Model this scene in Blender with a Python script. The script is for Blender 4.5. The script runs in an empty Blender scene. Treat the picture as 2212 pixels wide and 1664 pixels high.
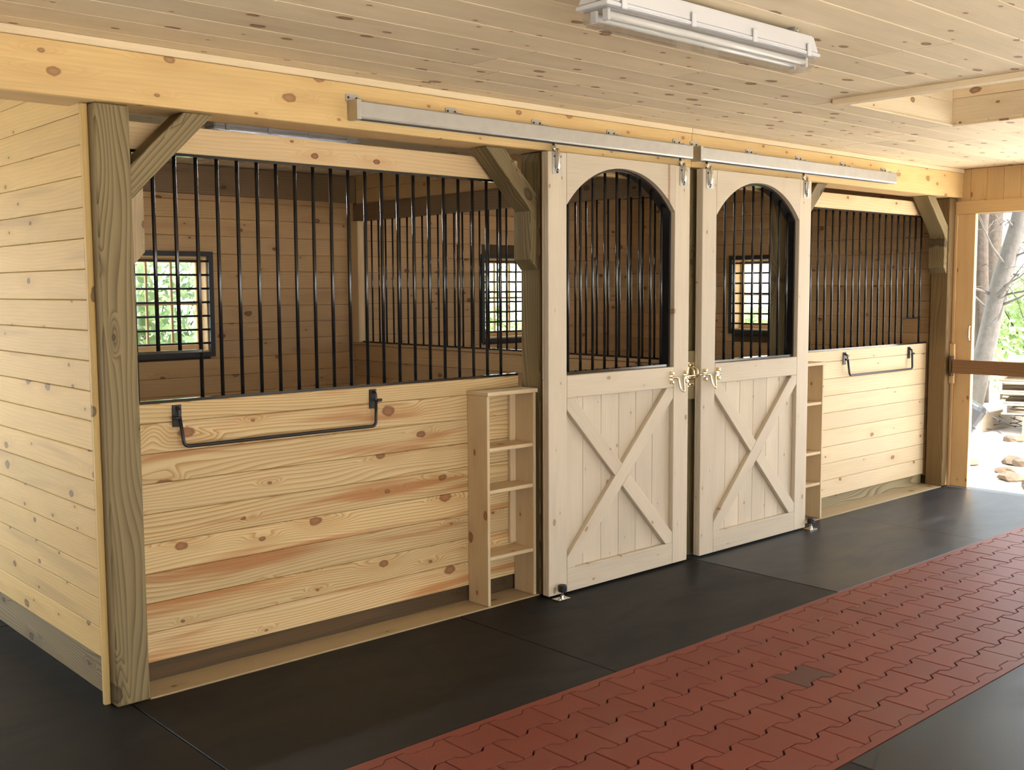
import bpy, bmesh, math, random
from mathutils import Vector, Matrix
random.seed(7)
sc = bpy.context.scene
COL = sc.collection

# ------------------------------------------------------------------ camera
cam_d = bpy.data.cameras.new('camera'); cam = bpy.data.objects.new('camera', cam_d); COL.objects.link(cam)
F_PX = 2315.56
cam_d.sensor_fit = 'HORIZONTAL'; cam_d.sensor_width = 36.0; cam_d.lens = F_PX / 2212 * 36.0
cam_d.clip_start = 0.05; cam_d.clip_end = 300
yaw, pit, rol = math.radians(47.889), math.radians(5.145), math.radians(-0.309)
fw = Vector((math.cos(yaw)*math.cos(pit), math.sin(yaw)*math.cos(pit), -math.sin(pit)))
rt = Vector((math.sin(yaw), -math.cos(yaw), 0)); up = rt.cross(fw)
rt, up = math.cos(rol)*rt + math.sin(rol)*up, -math.sin(rol)*rt + math.cos(rol)*up
M = Matrix((rt, up, -fw)).transposed().to_4x4(); M.translation = Vector((-1.635, -4.210, 1.69))
cam.matrix_world = M
sc.camera = cam

# ------------------------------------------------------------------ sky, sun, exposure
world = bpy.data.worlds.new('World'); sc.world = world; world.use_nodes = True
wb = world.node_tree.nodes['Background']
wb.inputs[0].default_value = (0.86, 0.935, 1.0, 1); wb.inputs[1].default_value = 6.0
sun_d = bpy.data.lights.new('sun', 'SUN'); sun = bpy.data.objects.new('sun', sun_d); COL.objects.link(sun)
sun_d.energy = 24.0; sun_d.angle = 0.01; sun_d.color = (1.0, 0.95, 0.85)
sun.rotation_euler = Vector((0.12, -0.72, 0.68)).to_track_quat('Z', 'Y').to_euler()
sun.location = (3, -12, 14)
vs = sc.view_settings
vs.view_transform = 'Standard'; vs.look = 'None'; vs.gamma = 1.0; vs.use_curve_mapping = False
vs.exposure = 0.08

# daylight portals in the end doorway, the windows and the added openings (they guide sampling of the sky only)
def portal(name, loc, rot, sx, sy):
    d = bpy.data.lights.new(name, 'AREA'); d.shape = 'RECTANGLE'; d.size = sx; d.size_y = sy
    d.cycles.is_portal = True
    o = bpy.data.objects.new(name, d); COL.objects.link(o); o.location = loc; o.rotation_euler = rot

# ------------------------------------------------------------------ node helpers
def new_mat(name):
    m = bpy.data.materials.new(name); m.use_nodes = True
    nt = m.node_tree; b = nt.nodes['Principled BSDF']
    return m, nt, b
def L(nt, a, b): nt.links.new(a, b)
def math_n(nt, op, a, b=None, c=None, clamp=False):
    n = nt.nodes.new('ShaderNodeMath'); n.operation = op; n.use_clamp = clamp
    for i, v in enumerate((a, b, c)):
        if v is None: continue
        if isinstance(v, (int, float)): n.inputs[i].default_value = v
        else: L(nt, v, n.inputs[i])
    return n.outputs[0]
def vmath(nt, op, a, b=None):
    n = nt.nodes.new('ShaderNodeVectorMath'); n.operation = op
    for i, v in enumerate((a, b)):
        if v is None: continue
        if isinstance(v, (tuple, list)): n.inputs[i].default_value = v
        else: L(nt, v, n.inputs[i])
    return n.outputs['Value'] if op in ('LENGTH', 'DOT_PRODUCT') else n.outputs[0]
def mixc(nt, f, a, b, mode='MIX'):
    n = nt.nodes.new('ShaderNodeMix'); n.data_type = 'RGBA'; n.blend_type = mode; n.clamp_factor = True
    for s, v in ((n.inputs[0], f), (n.inputs[6], a), (n.inputs[7], b)):
        if isinstance(v, (int, float)): s.default_value = v
        elif isinstance(v, (tuple, list)): s.default_value = (*v[:3], 1)
        else: L(nt, v, s)
    return n.outputs[2]
def sstep(nt, v, lo, hi):
    n = nt.nodes.new('ShaderNodeMapRange'); n.interpolation_type = 'SMOOTHSTEP'
    for i, x in enumerate((v, lo, hi)):
        if isinstance(x, (int, float)): n.inputs[i].default_value = x
        else: L(nt, x, n.inputs[i])
    return n.outputs[0]
def noise(nt, vec, scale, detail=2, rough=.5, dist=0.0):
    n = nt.nodes.new('ShaderNodeTexNoise'); n.inputs['Scale'].default_value = scale
    n.inputs['Detail'].default_value = detail; n.inputs['Roughness'].default_value = rough
    n.inputs['Distortion'].default_value = dist
    if vec is not None: L(nt, vec, n.inputs['Vector'])
    return n.outputs['Fac']

def wood_group():
    """board grain: local x runs along the board, y across it"""
    g = bpy.data.node_groups.new('board_grain', 'ShaderNodeTree')
    I = g.interface
    def sock(n, t, d):
        s = I.new_socket(n, in_out='INPUT', socket_type=t); s.default_value = d
    sock('Base', 'NodeSocketColor', (.6, .4, .2, 1)); sock('Line', 'NodeSocketColor', (.4, .2, .08, 1))
    sock('Knot', 'NodeSocketColor', (.2, .07, .03, 1)); sock('Heart', 'NodeSocketColor', (.45, .18, .06, 1))
    sock('Freq', 'NodeSocketFloat', 9.0); sock('LineStr', 'NodeSocketFloat', .5)
    sock('KnotDens', 'NodeSocketFloat', .5); sock('KnotSize', 'NodeSocketFloat', .018)
    sock('HeartAmt', 'NodeSocketFloat', .3); sock('Tone', 'NodeSocketFloat', .2)
    I.new_socket('Color', in_out='OUTPUT', socket_type='NodeSocketColor')
    I.new_socket('Height', in_out='OUTPUT', socket_type='NodeSocketFloat')
    gi = g.nodes.new('NodeGroupInput'); go = g.nodes.new('NodeGroupOutput')
    tc = g.nodes.new('ShaderNodeTexCoord'); oi = g.nodes.new('ShaderNodeObjectInfo')
    rnd = oi.outputs['Random']
    cb = g.nodes.new('ShaderNodeCombineXYZ')
    L(g, math_n(g, 'MULTIPLY', rnd, 91.7), cb.inputs[0]); L(g, math_n(g, 'MULTIPLY', rnd, 37.3), cb.inputs[1]); L(g, math_n(g, 'MULTIPLY', rnd, 11.9), cb.inputs[2])
    p = vmath(g, 'ADD', tc.outputs['Object'], cb.outputs[0])
    # knots
    q = vmath(g, 'MULTIPLY', p, (1/.36, 1/.11, 0))
    vo = g.nodes.new('ShaderNodeTexVoronoi'); vo.voronoi_dimensions = '2D'; vo.feature = 'F1'; vo.inputs['Scale'].default_value = 1.0
    L(g, q, vo.inputs['Vector'])
    d = vmath(g, 'MULTIPLY', vmath(g, 'SUBTRACT', q, vo.outputs['Position']), (.36*.6, .11, 0))
    wob = noise(g, vmath(g, 'MULTIPLY', p, (30, 30, 30)), 1.0, 1)
    dist = math_n(g, 'MULTIPLY', vmath(g, 'LENGTH', d), math_n(g, 'ADD', math_n(g, 'MULTIPLY', wob, .7), .65))
    sp = g.nodes.new('ShaderNodeSeparateColor'); L(g, vo.outputs['Color'], sp.inputs[0])
    has = math_n(g, 'LESS_THAN', sp.outputs[0], gi.outputs['KnotDens'])
    r = math_n(g, 'MULTIPLY', math_n(g, 'MULTIPLY', gi.outputs['KnotSize'], has), math_n(g, 'ADD', math_n(g, 'MULTIPLY', math_n(g, 'POWER', sp.outputs[1], 2.0), .85), .25))
    knot = sstep(g, math_n(g, 'DIVIDE', dist, math_n(g, 'ADD', r, 1e-4)), 1.05, .75)
    knot = math_n(g, 'MULTIPLY', knot, has)
    ve = g.nodes.new('ShaderNodeTexVoronoi'); ve.voronoi_dimensions = '2D'; ve.feature = 'DISTANCE_TO_EDGE'; ve.inputs['Scale'].default_value = 1.0
    L(g, q, ve.inputs['Vector']); fade = sstep(g, ve.outputs['Distance'], .0, .22); has = math_n(g, 'MULTIPLY', has, fade)
    halo = math_n(g, 'MULTIPLY', sstep(g, math_n(g, 'DIVIDE', vmath(g, 'LENGTH', vmath(g, 'MULTIPLY', d, (.45, 1, 1))), math_n(g, 'ADD', r, 1e-4)), 3.6, .6), has)
    # cathedral contour field
    n1 = noise(g, vmath(g, 'MULTIPLY', p, (.75, 4.2, 4.2)), 1.0, 1.5, .4)
    sy = g.nodes.new('ShaderNodeSeparateXYZ'); L(g, p, sy.inputs[0])
    ph = math_n(g, 'ADD', math_n(g, 'MULTIPLY', n1, gi.outputs['Freq']), math_n(g, 'MULTIPLY', math_n(g, 'ADD', sy.outputs[1], sy.outputs[2]), 58.0))
    ph = math_n(g, 'ADD', ph, math_n(g, 'MULTIPLY', halo, 2.6))
    saw = math_n(g, 'FRACT', ph)
    line = math_n(g, 'MULTIPLY', math_n(g, 'POWER', saw, 2.2), sstep(g, saw, 1.0, .9))
    fib = noise(g, vmath(g, 'MULTIPLY', p, (5, 190, 190)), 1.0, 2)
    mod = noise(g, vmath(g, 'MULTIPLY', p, (1.3, 9, 9)), 1.0, 1)
    lstr = math_n(g, 'MULTIPLY', math_n(g, 'MULTIPLY', line, gi.outputs['LineStr']), math_n(g, 'ADD', math_n(g, 'MULTIPLY', mod, 1.5), .2), clamp=True)
    c = mixc(g, lstr, gi.outputs['Base'], gi.outputs['Line'])
    hn = noise(g, vmath(g, 'MULTIPLY', p, (.8, 9, 9)), 1.0, 2, .5, .4)
    hm = math_n(g, 'MULTIPLY', sstep(g, hn, .54, .70), gi.outputs['HeartAmt'])
    c = mixc(g, hm, c, gi.outputs['Heart'])
    c = mixc(g, math_n(g, 'MULTIPLY', halo, .28), c, gi.outputs['Line'])
    kin = sstep(g, math_n(g, 'DIVIDE', dist, math_n(g, 'ADD', r, 1e-4)), .85, .2)
    kc = mixc(g, math_n(g, 'MULTIPLY', kin, math_n(g, 'MULTIPLY', fib, .7)), gi.outputs['Knot'], gi.outputs['Heart'])
    c = mixc(g, math_n(g, 'MULTIPLY', knot, .9), c, kc)
    v = math_n(g, 'ADD', 1.0, math_n(g, 'MULTIPLY', math_n(g, 'SUBTRACT', rnd, .5), gi.outputs['Tone']))
    v = math_n(g, 'MULTIPLY', v, math_n(g, 'ADD', math_n(g, 'MULTIPLY', fib, .22), .89))
    v = math_n(g, 'MULTIPLY', v, math_n(g, 'ADD', math_n(g, 'MULTIPLY', mod, .24), .88))
    hs = g.nodes.new('ShaderNodeHueSaturation'); L(g, c, hs.inputs['Color']); L(g, v, hs.inputs['Value'])
    L(g, math_n(g, 'ADD', .985, math_n(g, 'MULTIPLY', math_n(g, 'FRACT', math_n(g, 'MULTIPLY', rnd, 17.3)), .03)), hs.inputs['Saturation'])
    L(g, hs.outputs[0], go.inputs['Color'])
    L(g, math_n(g, 'SUBTRACT', fib, math_n(g, 'MULTIPLY', lstr, .6)), go.inputs['Height'])
    return g
WG = wood_group()
def wood(name, base, line, knot, heart=(.45, .18, .06), freq=9, lstr=.5, dens=.45, ksize=.018, hamt=.25, tone=.2, rough=.62, spec=.3):
    m, nt, b = new_mat(name)
    n = nt.nodes.new('ShaderNodeGroup'); n.node_tree = WG
    for k, v in (('Base', base), ('Line', line), ('Knot', knot), ('Heart', heart)): n.inputs[k].default_value = (*v, 1)
    for k, v in (('Freq', freq), ('LineStr', lstr), ('KnotDens', dens), ('KnotSize', ksize), ('HeartAmt', hamt), ('Tone', tone)): n.inputs[k].default_value = v
    L(nt, n.outputs[0], b.inputs['Base Color'])
    bp = nt.nodes.new('ShaderNodeBump'); bp.inputs['Strength'].default_value = .12; bp.inputs['Distance'].default_value = .002
    L(nt, n.outputs[1], bp.inputs['Height']); L(nt, bp.outputs[0], b.inputs['Normal'])
    b.inputs['Roughness'].default_value = rough; b.inputs['Specular IOR Level'].default_value = spec
    return m
def plain(name, col, rough=.5, metal=0.0, spec=.5, nscale=0, namt=.2, bump=0):
    m, nt, b = new_mat(name)
    b.inputs['Base Color'].default_value = (*col, 1); b.inputs['Roughness'].default_value = rough
    b.inputs['Metallic'].default_value = metal; b.inputs['Specular IOR Level'].default_value = spec
    if nscale:
        tc = nt.nodes.new('ShaderNodeTexCoord'); f = noise(nt, tc.outputs['Object'], nscale, 3, .6)
        L(nt, mixc(nt, f, tuple(c*(1-namt) for c in col), tuple(min(1, c*(1+namt)) for c in col)), b.inputs['Base Color'])
        if bump:
            bp = nt.nodes.new('ShaderNodeBump'); bp.inputs['Strength'].default_value = bump; bp.inputs['Distance'].default_value = .01
            L(nt, f, bp.inputs['Height']); L(nt, bp.outputs[0], b.inputs['Normal'])
    return m
def clear(name, tint, gloss=.06, haze=0.0, rough=.03):
    m = bpy.data.materials.new(name); m.use_nodes = True; nt = m.node_tree; nt.nodes.clear()
    out = nt.nodes.new('ShaderNodeOutputMaterial'); t = nt.nodes.new('ShaderNodeBsdfTransparent'); t.inputs[0].default_value = (*tint, 1)
    gl = nt.nodes.new('ShaderNodeBsdfGlossy'); gl.inputs['Roughness'].default_value = rough
    mx = nt.nodes.new('ShaderNodeMixShader'); mx.inputs[0].default_value = gloss
    L(nt, t.outputs[0], mx.inputs[1]); L(nt, gl.outputs[0], mx.inputs[2]); s = mx.outputs[0]
    if haze:
        df = nt.nodes.new('ShaderNodeBsdfTranslucent'); df.inputs[0].default_value = (.85, .87, .9, 1)
        m2 = nt.nodes.new('ShaderNodeMixShader'); m2.inputs[0].default_value = haze
        L(nt, s, m2.inputs[1]); L(nt, df.outputs[0], m2.inputs[2]); s = m2.outputs[0]
    L(nt, s, out.inputs['Surface'])
    return m

MAT = dict(
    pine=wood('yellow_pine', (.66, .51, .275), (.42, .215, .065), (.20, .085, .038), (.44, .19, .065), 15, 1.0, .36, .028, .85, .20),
    pine_right=wood('daylit_pine', (.68, .535, .34), (.52, .34, .16), (.26, .10, .05), (.5, .25, .1), 8, .35, .45, .018, .15, .12),  # paler copy of the pine; bright daylight is put into the colour
    side=wood('side_wall_pine', (.68, .485, .195), (.53, .33, .11), (.17, .10, .05), (.40, .27, .12), 8, .35, .42, .021, .45, .14),
    spruce=wood('door_spruce', (.62, .54, .42), (.52, .415, .29), (.30, .18, .11), (.6, .4, .22), 7, .28, .60, .011, .10, .10),
    beam=wood('beam_spruce', (.74, .53, .25), (.60, .37, .15), (.30, .15, .07), (.52, .34, .16), 7, .32, .9, .022, .16, .05),
    header=wood('header_pine', (.74, .56, .33), (.56, .32, .12), (.17, .05, .03), (.58, .32, .12), 9, .5, .5, .026, .2, .08),
    ceil=wood('ceiling_pine', (.84, .71, .51), (.72, .54, .33), (.22, .11, .06), (.58, .40, .24), 6, .24, .70, .023, .14, .15),
    treated=wood('treated_timber', (.275, .215, .11), (.095, .062, .026), (.06, .042, .022), (.17, .13, .065), 18, 1.0, .30, .026, .45, .2),
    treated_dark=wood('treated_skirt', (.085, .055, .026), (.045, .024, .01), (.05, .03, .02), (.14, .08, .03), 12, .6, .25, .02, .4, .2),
    treated_shade=wood('treated_shade_timber', (.205, .135, .06), (.10, .06, .025), (.06, .035, .02), (.14, .09, .04), 16, .8, .30, .022, .4, .1),  # treated timber with the end post's shade put into the colour
    sill=wood('sill_plank', (.40, .31, .19), (.24, .16, .08), (.1, .06, .03), (.26, .19, .1), 10, .4, .25, .02, .35, .15),
    inner=wood('stall_lining_shaded', (.56, .36, .175), (.38, .20, .085), (.13, .06, .03), (.36, .19, .09), 9, .5, .42, .022, .3, .22),  # same pine browned; the stall's dimness is put into the colour
    strip=wood('strip_pine', (.80, .66, .45), (.68, .5, .3), (.3, .15, .08), (.6, .42, .25), 6, .25, .0, .01, .12, .1),
    rough=wood('rough_sawn_beam', (.25, .165, .09), (.15, .09, .045), (.07, .04, .025), (.17, .11, .06), 10, .5, .3, .02, .3, .15),
    jamb=wood('jamb_pine', (.66, .46, .235), (.5, .27, .1), (.2, .07, .03), (.5, .25, .1), 6, .3, .4, .014, .15, .08),
    rail=wood('gate_rail_timber', (.24, .13, .06), (.14, .07, .03), (.06, .03, .02), (.15, .08, .04), 14, .6, .2, .012, .3, .1),
    pallet=wood('pallet_wood', (.42, .34, .25), (.28, .21, .14), (.15, .1, .06), (.3, .22, .15), 8, .4, .2, .01, .2, .3),
    black=plain('black_enamel', (.012, .012, .013), .13, 0, .75),
    blackm=plain('matt_black_steel', (.018, .016, .016), .42, 0, .5),
    galv=plain('galvanised_steel', (.50, .485, .45), .45, .85, .5, 18, .12),
    chrome=plain('zinc_plate', (.85, .84, .80), .16, 1.0),
    brass=plain('zinc_yellow_plate', (.86, .76, .50), .18, 1.0),
    white=plain('white_enamel', (.68, .69, .73), .35, 0, .5),
    tube=plain('lamp_glass', (.80, .81, .82), .25),
    lens=clear('clear_lens', (.92, .92, .92), .12, .06),
    glass=clear('window_glass', (.95, .97, .96), .05),
    slab=plain('concrete', (.36, .34, .31), .8, 0, .3, 6, .2),
    gap=plain('shadow_gap_board', (.10, .065, .035), .8, 0, .2),
    gravel=plain('gravel', (.74, .70, .64), .9, 0, .2, 9, .25, .6),
    rock=plain('rock', (.12, .088, .062), .9, 0, .2, 5, .35, .8),
    bark=plain('bark', (.06, .046, .036), .9, 0, .2, 14, .45, 1.0),
    bark2=plain('grey_bark', (.085, .076, .068), .9, 0, .2, 10, .35, 1.0),
    plastic=plain('black_plastic', (.012, .012, .016), .4),
    wire=plain('wire', (.16, .16, .16), .5, .6),
)
# rubber: black with dusty scuffs
def rubber_mat_(name, clean, dust, amt, r0, spec):
    m, nt, b = new_mat(name); MAT[name] = m
    tc = nt.nodes.new('ShaderNodeTexCoord'); oi = nt.nodes.new('ShaderNodeObjectInfo')
    pv = vmath(nt, 'ADD', tc.outputs['Object'], oi.outputs['Location'])
    f1 = sstep(nt, noise(nt, vmath(nt, 'MULTIPLY', pv, (.9, 2.2, 1)), 1.3, 4, .65, .5), .40, .78); f2 = noise(nt, pv, 160, 2, .7)
    c1 = mixc(nt, math_n(nt, 'MULTIPLY', f1, amt), clean, dust)
    c1 = mixc(nt, math_n(nt, 'MULTIPLY', sstep(nt, f2, .58, .78), .7), c1, tuple(x*1.6 for x in dust)); L(nt, c1, b.inputs['Base Color'])
    L(nt, math_n(nt, 'ADD', r0, math_n(nt, 'MULTIPLY', f1, .16)), b.inputs['Roughness']); b.inputs['Specular IOR Level'].default_value = spec
    bp = nt.nodes.new('ShaderNodeBump'); bp.inputs['Strength'].default_value = .07; bp.inputs['Distance'].default_value = .002
    L(nt, f2, bp.inputs['Height']); L(nt, bp.outputs[0], b.inputs['Normal'])
rubber_mat_('rubber', (.010, .0104, .0112), (.021, .0215, .0225), .8, .48, .17)
rubber_mat_('rubber_dusty_sheen', (.018, .0215, .027), (.052, .062, .076), .9, .38, .26)  # dusty rubber; the doorway's blue-grey sheen is also put into the colour
# red rubber paver
def paver_mat(name, col):
    m, nt, b = new_mat(name)
    tc = nt.nodes.new('ShaderNodeTexCoord'); oi = nt.nodes.new('ShaderNodeObjectInfo')
    pv = vmath(nt, 'ADD', tc.outputs['Object'], oi.outputs['Location'])
    f2 = noise(nt, pv, 230, 2, .7); f3 = noise(nt, pv, 1.7, 3, .6)
    c = mixc(nt, f2, tuple(x*.62 for x in col), tuple(x*1.35 for x in col))
    v = math_n(nt, 'ADD', .90, math_n(nt, 'MULTIPLY', oi.outputs['Random'], .16))
    c = mixc(nt, math_n(nt, 'MULTIPLY', sstep(nt, f3, .5, .8), .35), c, (.17, .085, .06))
    hs = nt.nodes.new('ShaderNodeHueSaturation'); L(nt, c, hs.inputs['Color']); L(nt, v, hs.inputs['Value']); L(nt, hs.outputs[0], b.inputs['Base Color'])
    b.inputs['Roughness'].default_value = .52; b.inputs['Specular IOR Level'].default_value = .32
    bp = nt.nodes.new('ShaderNodeBump'); bp.inputs['Strength'].default_value = .3; bp.inputs['Distance'].default_value = .002
    L(nt, f2, bp.inputs['Height']); L(nt, bp.outputs[0], b.inputs['Normal'])
    return m
MAT['paver'] = paver_mat('red_rubber', (.19, .042, .025))
MAT['paver_dark'] = paver_mat('dark_red_rubber', (.09, .034, .022))
MAT['joint'] = plain('paver_base', (.03, .010, .008), .8, 0, .2)
# leaves
def leaf_mat(name, col):
    m, nt, b = new_mat(name); oi = nt.nodes.new('ShaderNodeObjectInfo')
    g = nt.nodes.new('ShaderNodeNewGeometry')
    c = mixc(nt, g.outputs['Random Per Island'], tuple(x*.6 for x in col), tuple(x*1.5 for x in col)); L(nt, c, b.inputs['Base Color'])
    b.inputs['Roughness'].default_value = .6
    out = nt.nodes['Material Output']; t = nt.nodes.new('ShaderNodeBsdfTranslucent'); L(nt, c, t.inputs[0])
    mx = nt.nodes.new('ShaderNodeMixShader'); mx.inputs[0].default_value = .45
    L(nt, b.outputs[0], mx.inputs[1]); L(nt, t.outputs[0], mx.inputs[2]); L(nt, mx.outputs[0], out.inputs['Surface'])
    return m
MAT['leaf'] = leaf_mat('spring_leaf', (.33, .44, .19)); MAT['leaf2'] = leaf_mat('evergreen_leaf', (.20, .29, .15))

# ------------------------------------------------------------------ object helpers
WLOC = {}; KIDS = []
def link(name, data, loc, parent=None):
    o = bpy.data.objects.new(name, data); COL.objects.link(o)
    loc = Vector(loc); WLOC[o] = loc
    o.location = loc            # world place; parents are attached at the end of the script
    if parent is not None: KIDS.append((o, parent))
    return o
def tag(o, label=None, cat=None, group=None, kind=None):
    if label: o['label'] = label
    if cat: o['category'] = cat
    if group: o['group'] = group
    if kind: o['kind'] = kind
    return o
def thing(name, label, cat, loc, group=None):
    o = link(name, None, loc); o.empty_display_size = .1
    return tag(o, label, cat, group)
def mesh_from(name, verts, faces, mat, smooth=False):
    me = bpy.data.meshes.new(name); me.from_pydata([tuple(v) for v in verts], [], faces)
    if mat is not None: me.materials.append(MAT[mat])
    if smooth: me.polygons.foreach_set('use_smooth', [True]*len(me.polygons))
    me.update(); return me
_bc = {}
def box_mesh(dx, dy, dz, mat, bev):
    k = (round(dx, 4), round(dy, 4), round(dz, 4), mat, bev)
    if k in _bc: return _bc[k]
    bm = bmesh.new(); bmesh.ops.create_cube(bm, size=1.0)
    for v in bm.verts: v.co = Vector((v.co.x*dx, v.co.y*dy, v.co.z*dz))
    if bev > 0: bmesh.ops.bevel(bm, geom=bm.edges[:], offset=min(bev, min(dx, dy, dz)*.3), segments=1, affect='EDGES')
    me = bpy.data.meshes.new('board'); bm.to_mesh(me); bm.free(); me.materials.append(MAT[mat]); _bc[k] = me
    return me
AX = [Vector((1, 0, 0)), Vector((0, 1, 0)), Vector((0, 0, 1))]
def plank(name, lo, hi, mat, parent=None, bev=.002, grain=None, thin=None):
    """axis-aligned board from corner lo to corner hi; its local x runs along the grain"""
    lo, hi = Vector(lo), Vector(hi); d = [hi[i]-lo[i] for i in range(3)]
    order = sorted(range(3), key=lambda i: -d[i])
    if grain is not None: order.remove(grain); order.insert(0, grain)
    if thin is not None: order.remove(thin); order.append(thin)
    a, bb = AX[order[0]], AX[order[1]]; c = a.cross(bb)
    o = link(name, box_mesh(d[order[0]], d[order[1]], d[order[2]], mat, bev), (lo+hi)/2, parent)
    o.rotation_euler = Matrix((a, bb, c)).transposed().to_euler()
    return o
def prism(name, pts, a0, a1, axis, mat, parent=None, grain=(1, 0, 0), bev=0.0):
    """extrude a polygon drawn in the plane normal to `axis` (0: y,z  1: x,z  2: x,y) between a0 and a1"""
    n = len(pts); vs = []
    for a in (a0, a1):
        for (p, q) in pts:
            v = [p, q]; v.insert(axis, a); vs.append(Vector(v))
    cen = sum(vs, Vector())/len(vs)
    g = Vector(grain).normalized(); nn = AX[axis]; side = nn.cross(g)
    side = side.normalized() if side.length > 1e-3 else g.orthogonal().normalized()
    R = Matrix((g, side, g.cross(side))).transposed(); Ri = R.inverted()
    loc = [Ri @ (v-cen) for v in vs]
    fs = [tuple(range(n)), tuple(range(2*n-1, n-1, -1))] + [(i, i+n, (i+1) % n+n, (i+1) % n) for i in range(n)]
    bm = bmesh.new(); bv = [bm.verts.new(v) for v in loc]
    for f in fs: bm.faces.new([bv[i] for i in f])
    bmesh.ops.recalc_face_normals(bm, faces=bm.faces[:])
    if bev: bmesh.ops.bevel(bm, geom=bm.edges[:], offset=bev, segments=1, affect='EDGES')
    me = bpy.data.meshes.new(name); bm.to_mesh(me); bm.free(); me.materials.append(MAT[mat])
    o = link(name, me, cen, parent); o.rotation_euler = R.to_euler()
    return o
_rc = {}
def rod(name, p, q, r, mat, parent=None, seg=10):
    p, q = Vector(p), Vector(q); ln = (q-p).length; k = (round(ln, 4), r, mat, seg)
    if k not in _rc:
        bm = bmesh.new(); bmesh.ops.create_cone(bm, cap_ends=True, segments=seg, radius1=r, radius2=r, depth=ln)
        for f in bm.faces: f.smooth = len(f.verts) == 4
        me = bpy.data.meshes.new('rod'); bm.to_mesh(me); bm.free(); me.materials.append(MAT[mat]); _rc[k] = me
    o = link(name, _rc[k], (p+q)/2, parent)
    o.rotation_euler = (q-p).to_track_quat('Z', 'Y').to_euler()
    return o
def sweep(pts, r, seg=8):
    """verts and faces of a tube along pts; r is a number or a list"""
    pts = [Vector(p) for p in pts]; n = len(pts); rr = r if isinstance(r, (list, tuple)) else [r]*n
    vs, fs = [], []; ref = None
    for i in range(n):
        t = (pts[min(i+1, n-1)]-pts[max(i-1, 0)]).normalized()
        if ref is None: ref = t.orthogonal().normalized()
        ref = (ref - t*ref.dot(t)).normalized(); bn = t.cross(ref)
        for k in range(seg):
            a = 2*math.pi*k/seg; vs.append(pts[i] + (ref*math.cos(a)+bn*math.sin(a))*rr[i])
    for i in range(n-1):
        for k in range(seg):
            a, b2 = i*seg+k, i*seg+(k+1) % seg; fs.append((a, b2, b2+seg, a+seg))
    fs.append(tuple(range(seg-1, -1, -1))); fs.append(tuple(range((n-1)*seg, n*seg)))
    return vs, fs
def bend(pts, r=.012, n=4):
    """round the corners of a polyline"""
    pts = [Vector(p) for p in pts]; out = [pts[0]]
    for i in range(1, len(pts)-1):
        a, b2, c = pts[i-1], pts[i], pts[i+1]
        u = (a-b2).normalized()*min(r, (a-b2).length*.45); w = (c-b2).normalized()*min(r, (c-b2).length*.45)
        for k in range(n+1):
            t = k/n; out.append(b2 + u*(1-t)**2 + w*t**2)
    out.append(pts[-1]); return out
def tube(name, pts, r, mat, parent=None, seg=8, smooth=True):
    vs, fs = sweep(pts, r, seg); c = Vector(pts[0])
    me = mesh_from(name, [v-c for v in vs], fs, mat, smooth)
    return link(name, me, c, parent)
def join_boxes(name, boxes, mat, parent=None, loc=None):
    """several touching boxes as one mesh (a single slab with openings)"""
    vs, fs = [], []
    c = Vector(loc) if loc else Vector(boxes[0][0])
    for lo, hi in boxes:
        b0 = len(vs)
        for x in (lo[0], hi[0]):
            for y in (lo[1], hi[1]):
                for z in (lo[2], hi[2]): vs.append(Vector((x, y, z))-c)
        fs += [tuple(b0+i for i in f) for f in ((0, 1, 3, 2), (4, 6, 7, 5), (0, 4, 5, 1), (2, 3, 7, 6), (0, 2, 6, 4), (1, 5, 7, 3))]
    return link(name, mesh_from(name, vs, fs, mat), c, parent)
def lathe(name, prof, loc, mat, parent=None, seg=14):
    vs, fs = [], []
    for (r, z) in prof:
        for k in range(seg):
            a = 2*math.pi*k/seg; vs.append((r*math.cos(a), r*math.sin(a), z))
    for i in range(len(prof)-1):
        for k in range(seg):
            a, b2 = i*seg+k, i*seg+(k+1) % seg; fs.append((a, b2, b2+seg, a+seg))
    fs.append(tuple(range(seg-1, -1, -1))); fs.append(tuple(range((len(prof)-1)*seg, len(prof)*seg)))
    me = mesh_from(name, vs, fs, mat); return link(name, me, loc, parent)

# ------------------------------------------------------------------ dimensions (metres)
HB, HC = 2.42, 2.655            # underside of the front beam, ceiling
YB = .17                        # face of the stall front planking
YK = 3.66                       # back wall
XE = 7.20                       # end wall
XL, YR = -5.6, -6.6             # the far ends of the aisle behind the camera
HS, HG = 1.21, 2.272            # sill and head of the grilles
XP = 3.62                       # partition between the two stalls
R1, R2 = -1.10, -2.272          # red paver strip

# ------------------------------------------------------------------ floor
fl = tag(join_boxes('floor', [((XL, YR, -.20), (XE+.12, YK+.14, -.02))], 'slab', loc=(0, 0, -.02)), kind='structure')
gr = tag(join_boxes('ground', [((-40, -45, -.4), (60, 60, -.08))], 'gravel', loc=(0, 0, -.08)), 'pale sunlit gravel yard outside the barn', kind='structure')

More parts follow.
